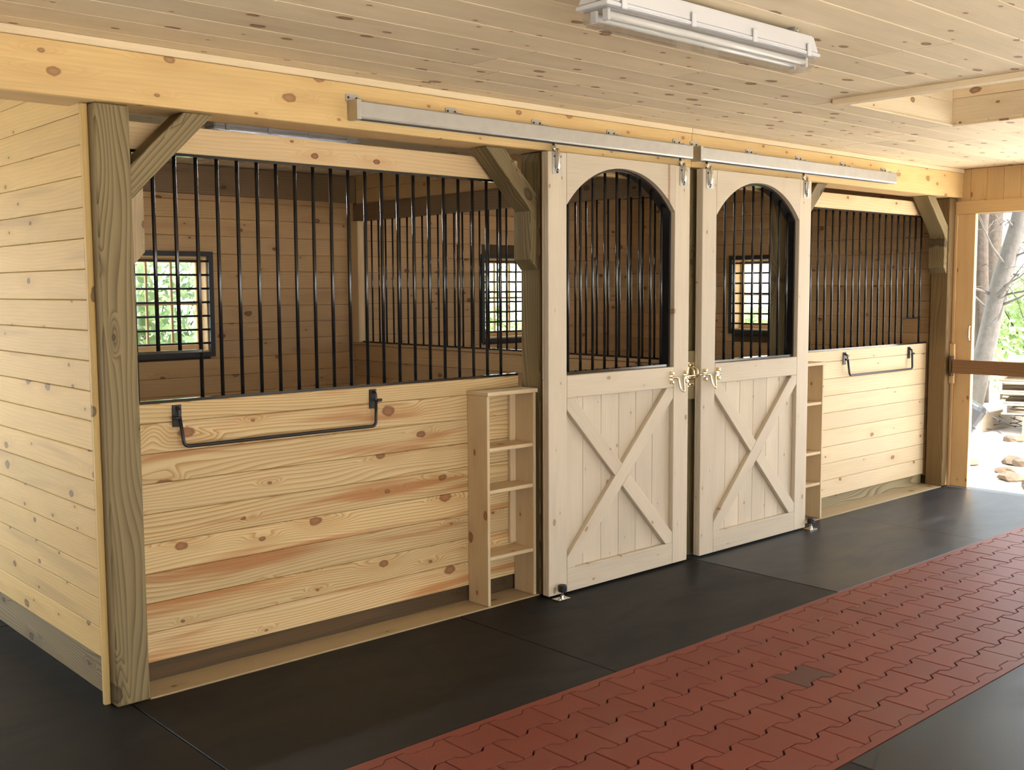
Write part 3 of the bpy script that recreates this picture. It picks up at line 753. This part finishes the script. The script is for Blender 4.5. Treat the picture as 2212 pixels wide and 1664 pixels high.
# ------------------------------------------------------------------ door tracks
def track(x0, x1, label):
    t = thing('door_track', label, 'track', ((x0+x1)/2, -.07, 2.45), 'galvanised sliding door tracks')
    # round-bottomed box section with a slot below
    prof = [(-.046, 2.536), (-.1120, 2.536), (-.1150, 2.531), (-.1150, 2.466), (-.1110, 2.458), (-.1000, 2.455), (-.1000, 2.4575), (-.1090, 2.461), (-.1120, 2.468), (-.1120, 2.530), (-.0490, 2.533), (-.0490, 2.466), (-.0520, 2.461), (-.0610, 2.4575), (-.0610, 2.455), (-.0500, 2.458), (-.0460, 2.466)]
    prism('rail', prof, x0, x1, 0, 'galv', t)
    prism('end_cap', [(-.118, 2.452), (-.045, 2.452), (-.045, 2.539), (-.118, 2.539)], x0-.004, x0+.020, 0, 'galv', t)
    n = 5
    for i in range(n):
        x = x0+.02+(x1-x0-.09)*i/(n-1)
        br = prism('mounting_bracket', [(x-.035, 2.537), (x+.035, 2.537), (x+.035, 2.568), (x+.028, 2.574), (x-.028, 2.574), (x-.035, 2.568)], -.046, -.0405, 1, 'galv', t)
        for dx in (-.022, .022): rod('screw', (x+dx, -.0495, 2.556), (x+dx, -.046, 2.556), .005, 'blackm', br, 8)
        plank('saddle', (x-.02, -.116, 2.5365), (x+.02, -.0465, 2.5415), 'galv', br, .001)
track(1.141, 3.537, 'long galvanised sliding door track fixed to the beam above the left stall')
track(3.611, 5.960, 'galvanised sliding door track fixed to the beam above the right door')

# ------------------------------------------------------------------ floor guides
for (x, y, lb) in ((2.405, -.142, 'small black roller guide on a metal plate at the foot of the left sliding door'), (4.872, -.126, 'small black roller guide on a metal plate at the foot of the right sliding door')):
    t = thing('floor_guide', lb, 'door guide', (x, y, 0.001), 'floor roller guides of the sliding doors')
    p = join_boxes('plate', [((x-.055, y-.03, .0018), (x+.035, y+.028, .005))], 'chrome', t)
    for dx, dy in ((-.04, -.018), (.022, .016)): lathe('bolt_head', [(.008, 0), (.007, .004), (.003, .006)], (x+dx, y+dy, .0052), 'galv', p, 8)
    lathe('stem', [(.013, 0), (.011, .012), (.008, .016), (.008, .034)], (x, y, .0052), 'chrome', t, 10)
    lathe('roller', [(.008, 0), (.022, .004), (.0255, .010), (.0255, .036), (.022, .041), (.006, .043)], (x, y, .036), 'blackm', t, 14)

# ------------------------------------------------------------------ shelf racks beside the doors
def rack(x0, x1, zs, label, mat):
    t = thing('shelf_rack', label, 'shelf', ((x0+x1)/2, .08, .004), 'narrow tack shelf racks beside the doors')
    for a, b2 in ((x0, x0+.019), (x1-.019, x1)): plank('upright', (a, .008, .0045), (b2, YB-.001, 1.128), mat, t, .002, 2)
    plank('top_board', (x0-.004, -.004, 1.1285), (x1+.004, YB-.001, 1.150), mat, t, .002)
    for z in zs: plank('shelf_board', (x0+.0195, .012, z-.010), (x1-.0195, YB-.001, z+.010), mat, t, .002)
    plank('back_strip', (x1-.062, YB-.020, .28), (x1-.020, YB-.0015, 1.12), mat, t, .002) if zs[0] < .845 else None
rack(2.000, 2.352, (.842, .617, .258), 'narrow open shelf rack left of the left sliding door', 'pine_right')
rack(4.866, 5.222, (.852, .490, .262), 'narrow open shelf rack right of the right sliding door', 'pine_right')

# ------------------------------------------------------------------ blanket bars
def blanket_bar(x0, x1, z, label):
    t = thing('blanket_bar', label, 'blanket bar', ((x0+x1)/2, YB, z-.12), 'black steel swing bars on the stall fronts')
    for i, x in enumerate((x0, x1)):
        p = plank('bracket', (x-.021, YB-.0065, z-.045), (x+.021, YB-.0005, z+.050), 'blackm', t, .002)
        prism('hook', [(YB-.006, z+.045), (YB-.032, z+.030), (YB-.036, z-.008), (YB-.030, z-.012), (YB-.024, z+.022), (YB-.006, z+.03)], x-.006, x+.006, 0, 'blackm', p)
        rod('pin', (x-(.032 if i == 0 else -.004), YB-.032, z-.004), (x+(.004 if i == 0 else .032), YB-.032, z-.004), .008, 'blackm', p, 8)
        rod('screw', (x, YB-.009, z+.035), (x, YB-.0065, z+.035), .005, 'blackm', p, 8)
    y = YB-.032
    tube('bar', bend([(x0, y, z-.002), (x0+.012, y-.012, z-.128), (x1-.012, y-.012, z-.128), (x1, y, z-.002)], .025, 5), .0082, 'blackm', t, 8)
blanket_bar(.372, 1.392, 1.148, 'black blanket bar hanging on the left stall front')
blanket_bar(5.760, 6.760, 1.140, 'black blanket bar hanging on the right stall front')

# ------------------------------------------------------------------ fluorescent fixtures
def fixture(x0, x1, yc, zc, label, watts=0):
    """zc: top of the housing"""
    t = thing('ceiling_light', label, 'ceiling light', ((x0+x1)/2, yc, zc), 'sealed fluorescent ceiling lights')
    zr = zc-.072
    # white pan: slightly tapered
    def pan(z_a, w_a, i_a, z_b, w_b, i_b, name, mat, par, bev=.006):
        vs_ = [Vector((x0+i_a, yc-w_a, z_a)), Vector((x1-i_a, yc-w_a, z_a)), Vector((x1-i_a, yc+w_a, z_a)), Vector((x0+i_a, yc+w_a, z_a)),
               Vector((x0+i_b, yc-w_b, z_b)), Vector((x1-i_b, yc-w_b, z_b)), Vector((x1-i_b, yc+w_b, z_b)), Vector((x0+i_b, yc+w_b, z_b))]
        c = Vector(((x0+x1)/2, yc, (z_a+z_b)/2)); bm = bmesh.new(); bv = [bm.verts.new(v-c) for v in vs_]
        for f in ((0, 1, 2, 3), (7, 6, 5, 4), (0, 4, 5, 1), (1, 5, 6, 2), (2, 6, 7, 3), (3, 7, 4, 0)): bm.faces.new([bv[i] for i in f])
        bmesh.ops.recalc_face_normals(bm, faces=bm.faces[:]); bmesh.ops.bevel(bm, geom=bm.edges[:], offset=bev, segments=2, affect='EDGES')
        me = bpy.data.meshes.new(name); bm.to_mesh(me); bm.free(); me.materials.append(MAT[mat]); return link(name, me, c, par)
    hs = pan(zr+.004, .064, .004, zc, .050, .02, 'housing', 'white', t)
    pan(zr-.006, .068, 0, zr+.005, .068, 0, 'rim', 'white', hs, .003)
    pan(zr-.058, .052, .016, zr-.0065, .060, .006, 'lens', 'lens', t, .010)
    for dy in (-.026, .026):
        tb = rod('lamp_tube', (x0+.05, yc+dy, zr-.026), (x1-.05, yc+dy, zr-.026), .0125, 'tube', t, 12)
        for xx in (x0+.038, x1-.052): plank('lamp_socket', (xx, yc+dy-.012, zr-.044), (xx+.013, yc+dy+.012, zr-.0075), 'white', tb, .002)
    n = 4
    for s in (-1, 1):
        for i in range(n):
            x = x0+.08+(x1-x0-.16)*i/(n-1)
            yy = sorted((yc+s*.0655, yc+s*.073)); plank('clip', (x-.012, yy[0], zr-.012), (x+.012, yy[1], zr+.034), 'white', t, .003)
    for x in (x0+.2, x1-.14):
        plank('mounting_bracket', (x-.015, yc-.055, zc+.0005), (x+.015, yc+.055, HC-.0005), 'galv', t, .001)
        if watts and x < x0+.3:
            d = bpy.data.lights.new('stall_fill_light', 'AREA'); d.shape = 'RECTANGLE'; d.size = x1-x0-.14; d.size_y = .07; d.energy = watts; d.color = (1.0, .97, .92)  # added fill inside the fixture to brighten the stall
            lo_ = link('stall_fill_light', d, ((x0+x1)/2, yc, zr-.045), t)
        rod('bracket_bolt', (x, yc-.062, zc+.004), (x, yc-.054, zc+.004), .007, 'chrome', t, 8)
fixture(.850, 2.045, -1.835, 2.640, 'long white sealed fluorescent light on the aisle ceiling at the top of the photo')
fixture(1.12, 2.06, 1.29, 2.640, 'white fluorescent light strip glimpsed under the beam in the left stall', 20)
fixture(4.20, 5.40, 1.46, 2.640, 'white fluorescent light in the right stall, glimpsed through the arched door openings', 9)

# ------------------------------------------------------------------ gate bar in the end doorway
br = thing('bar_bracket', 'pale wooden block bracket on the doorway trim holding the bar end', 'bracket', (XE-.06, 0, .87))
plank('block', (XE-.075, -.042, .875), (XE-.0455, -.0008, 1.21), 'jamb', br, .003)
plank('retainer', (XE-.130, -.046, .94), (XE-.0755, -.0305, 1.11), 'treated_dark', br, .002)
tag(plank('gate_bar', (XE-.120, -3.80, .965), (XE-.0765, -.047, 1.080), 'rail', None, .004), 'brown wooden bar set across the open end doorway at waist height', 'bar')
hd = tag(link('door_handle', None, (XE-.025, -.15, 1.25), wall_right), 'small pale metal pull handle')
plank('plate', (XE-.0225, -.163, 1.22), (XE-.0205, -.135, 1.38), 'chrome', hd, .0005)
tube('grip', bend([(XE-.022, -.150, 1.235), (XE-.048, -.150, 1.25), (XE-.048, -.150, 1.35), (XE-.022, -.150, 1.365)], .015), .006, 'chrome', hd, 8)

# ------------------------------------------------------------------ outside the doorway
def blob(name, loc, s, mat, seed, parent=None):
    rnd = random.Random(seed); bm = bmesh.new(); bmesh.ops.create_icosphere(bm, subdivisions=2, radius=1)
    for v in bm.verts:
        n = v.co.normalized(); k = 1+.28*math.sin(3.1*n.x+seed)*math.cos(2.7*n.y+seed*1.7)+rnd.uniform(-.13, .13)
        v.co = Vector((n.x*s[0]*k, n.y*s[1]*k, n.z*s[2]*k))
    me = bpy.data.meshes.new(name); bm.to_mesh(me); bm.free(); me.materials.append(MAT[mat])
    o = link(name, me, loc, parent); o.rotation_euler = (0, 0, rnd.uniform(0, 6)); return o
# pallets, each built of deck boards, bottom boards and three stringers
PAL = None
def pallet(x, y, z, rz, tilt, label):
    global PAL
    if PAL is None:
        PAL = {}
        for nm, d in (('deck_board', (.10, 1.2, .018)), ('stringer', (1.0, .04, .09))): PAL[nm] = box_mesh(d[1] if nm == 'deck_board' else d[0], d[0] if nm == 'deck_board' else d[2], d[2] if nm == 'deck_board' else d[1], 'pallet', .002)
    t = thing('pallet', label, 'pallet', (x, y, z), 'stack of wooden pallets outside'); t.rotation_euler = (0, tilt, rz)
    for i in range(7):
        o = bpy.data.objects.new('deck_board', PAL['deck_board']); COL.objects.link(o); o.parent = t; o.location = (-.45+i*.15, 0, .118); o.rotation_euler = (0, 0, math.pi/2)
    for i in range(3):
        o = bpy.data.objects.new('bottom_board', PAL['deck_board']); COL.objects.link(o); o.parent = t; o.location = (-.45+i*.45, 0, .0095); o.rotation_euler = (0, 0, math.pi/2)
    for i in range(3):
        o = bpy.data.objects.new('stringer', PAL['stringer']); COL.objects.link(o); o.parent = t; o.location = (0, -.56+i*.56, .0640); o.rotation_euler = (math.pi/2, 0, 0)
pl_lab = ['lowest wooden pallet of the stack outside the doorway', 'second wooden pallet from the bottom of the stack outside', 'third wooden pallet from the bottom of the stack outside',
          'fourth wooden pallet up, second from the top of the stack outside', 'topmost wooden pallet of the stack outside, just under the bar']
for i in range(5):
    pallet(11.95+random.uniform(-.05, .05), 1.0+random.uniform(-.10, .10), .16+i*.131, .35+random.uniform(-.08, .08), 0, pl_lab[i])
# coiled wire mesh under the pallets
wm_ = thing('wire_mesh_bundle', 'grey bundle of wire mesh lying under the pallet stack', 'wire mesh', (11.8, 1.0, -.08))
vs_, fs_ = [], []
for i in range(70):
    a = Vector((11.3+random.uniform(0, 1.1), .25+random.uniform(0, 1.4), -.07+random.uniform(0, .2))); d = Vector((random.uniform(-.35, .35), random.uniform(-.35, .35), random.uniform(-.06, .06)))
    d = d.normalized()*.3; v, f = sweep([a, a+d*.5+Vector((0, 0, random.uniform(-.03, .04))), a+d], .006, 5); b0 = len(vs_); vs_ += [q-Vector((11.8, 1.0, -.08)) for q in v]; fs_ += [tuple(i_+b0 for i_ in q) for q in f]
tag(link('strands', mesh_from('strands', vs_, fs_, 'wire', True), (11.8, 1.0, -.08), wm_), kind='stuff')
for i, y in enumerate((.42, 1.0, 1.58)): plank('bearer', (11.2, y-.05, -.0795), (12.6, y+.05, .155), 'pallet', wm_, .004)
# black drum leaning left of the pallets
dr = thing('plastic_barrel', 'dark plastic barrel leaning beside the pallet stack outside', 'barrel', (10.6, 1.62, -.08))
o = lathe('body', [(.16, 0), (.19, .03), (.20, .2), (.19, .22), (.20, .24), (.20, .42), (.18, .46), (.17, .47)], (10.6, 1.62, -.06), 'plastic', dr, 20); o.rotation_euler = (.45, .2, 0)
# rubble
rk = [(7.95, -.42), (8.25, -.08), (8.6, .12), (8.45, -.55), (8.85, -.2), (9.15, .25), (8.15, -.75), (8.75, .6), (9.2, -.6), (8.0, -1.1), (8.45, -1.4), (10.75, .95), (10.8, .45)]
names_ = ['small pale rock just outside the doorway jamb', 'flat rock second out from the doorway jamb', 'brownish rock in the rubble outside the jamb', 'larger grey rock at the right of the rubble outside', 'mid sized rock behind the first rubble outside the doorway', 'rock farther out left in the rubble row', 'pale rock at the frame edge outside the doorway', 'rock farthest left in the rubble outside', 'rock farthest right in the rubble row', 'rock beyond the right frame edge by the doorway', 'rock beyond the right frame edge farther out', 'pale stone at the foot of the barrel', 'pale stone at the foot of the pallet stack']
for i, (x, y) in enumerate(rk):
    s = random.uniform(.075, .135); tag(blob('rock', (x, y, -.06), (s*1.3, s, s*.5), 'rock', i*3+1), names_[i], 'rock', 'rubble outside the doorway')

# trees: trunk, limbs and twigs
def tree(base, top, r, mat, label, seed, twigs=26, leaves=0, lm='leaf'):
    rnd = random.Random(seed); t = thing('tree', label, 'tree', base, 'trees outside the barn')
    b0, t0 = Vector(base), Vector(top); n = 9; pts = []; rr = []
    for i in range(n):
        k = i/(n-1); p = b0.lerp(t0, k)+Vector((rnd.uniform(-.06, .06), rnd.uniform(-.06, .06), 0))*(1 if 0 < i else 0); pts.append(p); rr.append(r*(1-.6*k)*(1.35 if i == 0 else 1))
    vs_, fs_ = sweep(pts, rr, 14)
    for i, v in enumerate(vs_):
        ax = pts[i//14]; vs_[i] = ax+(v-ax)*(1+.10*math.sin(i*2.3+seed)+rnd.uniform(-.05, .05))
    link('trunk', mesh_from('trunk', [v-b0 for v in vs_], fs_, mat, True), b0, t)
    vs_, fs_ = [], []; tips = []
    for i in range(twigs):
        k = rnd.uniform(.14, .98); a = b0.lerp(t0, k); ang = rnd.uniform(0, 6.283); ln = rnd.uniform(.5, 1.6)*(1.2-.5*k)
        d = Vector((math.cos(ang), math.sin(ang), rnd.uniform(.1, .7))).normalized()
        m1 = a+d*ln*.5+Vector((0, 0, rnd.uniform(-.1, .15))); e = a+d*ln+Vector((0, 0, rnd.uniform(-.1, .3)))
        r0 = r*rnd.uniform(.07, .2)
        chains = [([a, m1, e], [r0, r0*.6, r0*.2])]
        for _ in range(3):
            s0 = a.lerp(e, rnd.uniform(.4, .95)); dd = Vector((rnd.uniform(-1, 1), rnd.uniform(-1, 1), rnd.uniform(-.3, .8))).normalized()*ln*.4; chains.append(([s0, s0+dd*.5+Vector((0, 0, .03)), s0+dd], [r0*.35, r0*.25, r0*.12])); tips.append(s0+dd)
        tips.append(e)
        for c, rads in chains:
            v, f = sweep(c, rads, 5); q = len(vs_); vs_ += [x-b0 for x in v]; fs_ += [tuple(j+q for j in ff) for ff in f]
    link('branches', mesh_from('branches', vs_, fs_, mat, True), b0, t)
    if leaves:
        vs_, fs_ = [], []
        for tp in tips:
            for _ in range(leaves):
                c = tp+Vector((rnd.gauss(0, .28), rnd.gauss(0, .28), rnd.gauss(0, .22))); leaf(vs_, fs_, c-b0, rnd, .07)
        tag(link('foliage', mesh_from('foliage', vs_, fs_, lm), b0, t), kind='stuff')
    return t
def leaf(vs_, fs_, c, rnd, s):
    u = Vector((rnd.uniform(-1, 1), rnd.uniform(-1, 1), rnd.uniform(-1, 1))).normalized(); w = u.orthogonal().normalized(); s *= rnd.uniform(.6, 1.3); q = len(vs_)
    vs_ += [c-u*s, c+w*s*.5, c+u*s, c-w*s*.5]; fs_.append((q, q+1, q+2, q+3))
def shrub(loc, rad, h, mat, label, seed, n=2200):
    rnd = random.Random(seed); t = thing('shrub', label, 'shrub', loc, 'shrubs outside the barn'); b0 = Vector(loc)
    vs_, fs_ = [], []
    for i in range(9):
        a = rnd.uniform(0, 6.28); d = Vector((math.cos(a)*rad*.6, math.sin(a)*rad*.6, h*.8)); v, f = sweep([Vector((0, 0, 0)), d*.5+Vector((0, 0, .1)), d], [.02, .014, .005], 5); q = len(vs_); vs_ += v; fs_ += [tuple(j+q for j in ff) for ff in f]
    link('stems', mesh_from('stems', vs_, fs_, 'bark', True), b0, t)
    vs_, fs_ = [], []
    cl = [Vector((rnd.gauss(0, rad*.42), rnd.gauss(0, rad*.42), h*rnd.uniform(.15, .95))) for _ in range(26)]
    for i in range(n):
        c = rnd.choice(cl)+Vector((rnd.gauss(0, rad*.16), rnd.gauss(0, rad*.16), rnd.gauss(0, h*.08))); leaf(vs_, fs_, c, rnd, .085)
    tag(link('foliage', mesh_from('foliage', vs_, fs_, mat), b0, t), kind='stuff')
G = -.08
tree((14.6, 3.12, G), (14.6, 3.16, 7.0), .125, 'bark', 'thick rough-barked tree trunk standing right behind the doorway jamb', 1, 22)
tree((14.0, 2.97, G), (14.0, 1.42, 7.0), .145, 'bark2', 'smooth grey tree leaning right across the open doorway', 2, 26)
tree((20.0, 4.6, G), (20.2, 4.5, 9.0), .20, 'bark2', 'thin bare tree at the right frame edge far behind the doorway', 3, 34)
tree((24.0, 7.2, G), (24.3, 7.0, 9.5), .22, 'bark', 'bare tree in the far background between the two near trunks', 4, 40)
tree((26.0, 5.8, G), (26, 5.5, 9.5), .2, 'bark2', 'bare tree farthest off through the doorway', 5, 40)
tree((1.6, 9.5, G), (1.8, 9.7, 7), .16, 'bark', 'leafy tree outside seen through the left stall window', 6, 60, 34)
tree((4.2, 10.5, G), (4.0, 10.6, 7), .16, 'bark2', 'leafy tree outside right of the left stall window view', 7, 60, 34, 'leaf2')
tree((9.0, 9.5, G), (9.2, 9.6, 7), .16, 'bark', 'leafy tree outside seen through the right stall back window', 8, 60, 34)
tree((12.6, 7.4, G), (12.4, 7.6, 7), .14, 'bark2', 'slim tree outside seen through the small end wall window', 9, 40, 16)
sh = [(16.2, 2.75, 1.3, 2.0, 'leaf', 'bright green shrub behind the leaning tree outside the doorway'), (18.5, 4.1, 1.3, 1.5, 'leaf', 'low green shrub behind the thick trunk outside'),
      (21.5, 4.6, 1.8, 1.7, 'leaf2', 'darker green thicket far behind the doorway trees'), (2.4, 6.6, 1.3, 1.9, 'leaf', 'leafy shrub outside the left stall window'),
      (3.4, 7.8, 1.5, 2.2, 'leaf2', 'taller leafy shrub behind the first one outside the left stall window'), (7.4, 7.2, 1.5, 2.1, 'leaf', 'leafy shrub outside the right stall back window'),
      (6.3, 8.6, 1.5, 2.4, 'leaf2', 'dark leafy shrub beyond the right stall back window'), (11.8, 5.4, 1.0, 1.4, 'leaf', 'green shrub outside the small end wall window')]
for i, (x, y, r, h, mt, lb) in enumerate(sh): shrub((x, y, G), r, h, mt, lb, 40+i, 2600)

# portals
portal('portal_right', (XE+.10, -1.95, 1.1), (0, math.radians(90), 0), 2.3, 3.5)
for a, b2, c, d in LO: portal('portal_left', (XL-.06, (a+b2)/2, (c+d)/2), (0, math.radians(-90), 0), d-c, b2-a)
for a, b2, c, d in RO: portal('portal_rear', ((a+b2)/2, YR-.06, (c+d)/2), (math.radians(90), 0, 0), b2-a, d-c)
portal('portal_back', (-2.25, YK+.1, 1.08), (math.radians(-90), 0, 0), 3.5, 2.3)
portal('portal_window', (1.815, YK+.13, 1.58), (math.radians(-90), 0, 0), .91, .76)
portal('portal_window', (5.55, YK+.13, 1.6), (math.radians(-90), 0, 0), .9, .79)

# ------------------------------------------------------------------ attach the parts to their things, keeping their world places
WM = {o: Matrix.LocRotScale(o.location, o.rotation_euler, None) for o in WLOC}
for o, p in KIDS:
    o.parent = p; o.matrix_local = WM[p].inverted() @ WM[o]
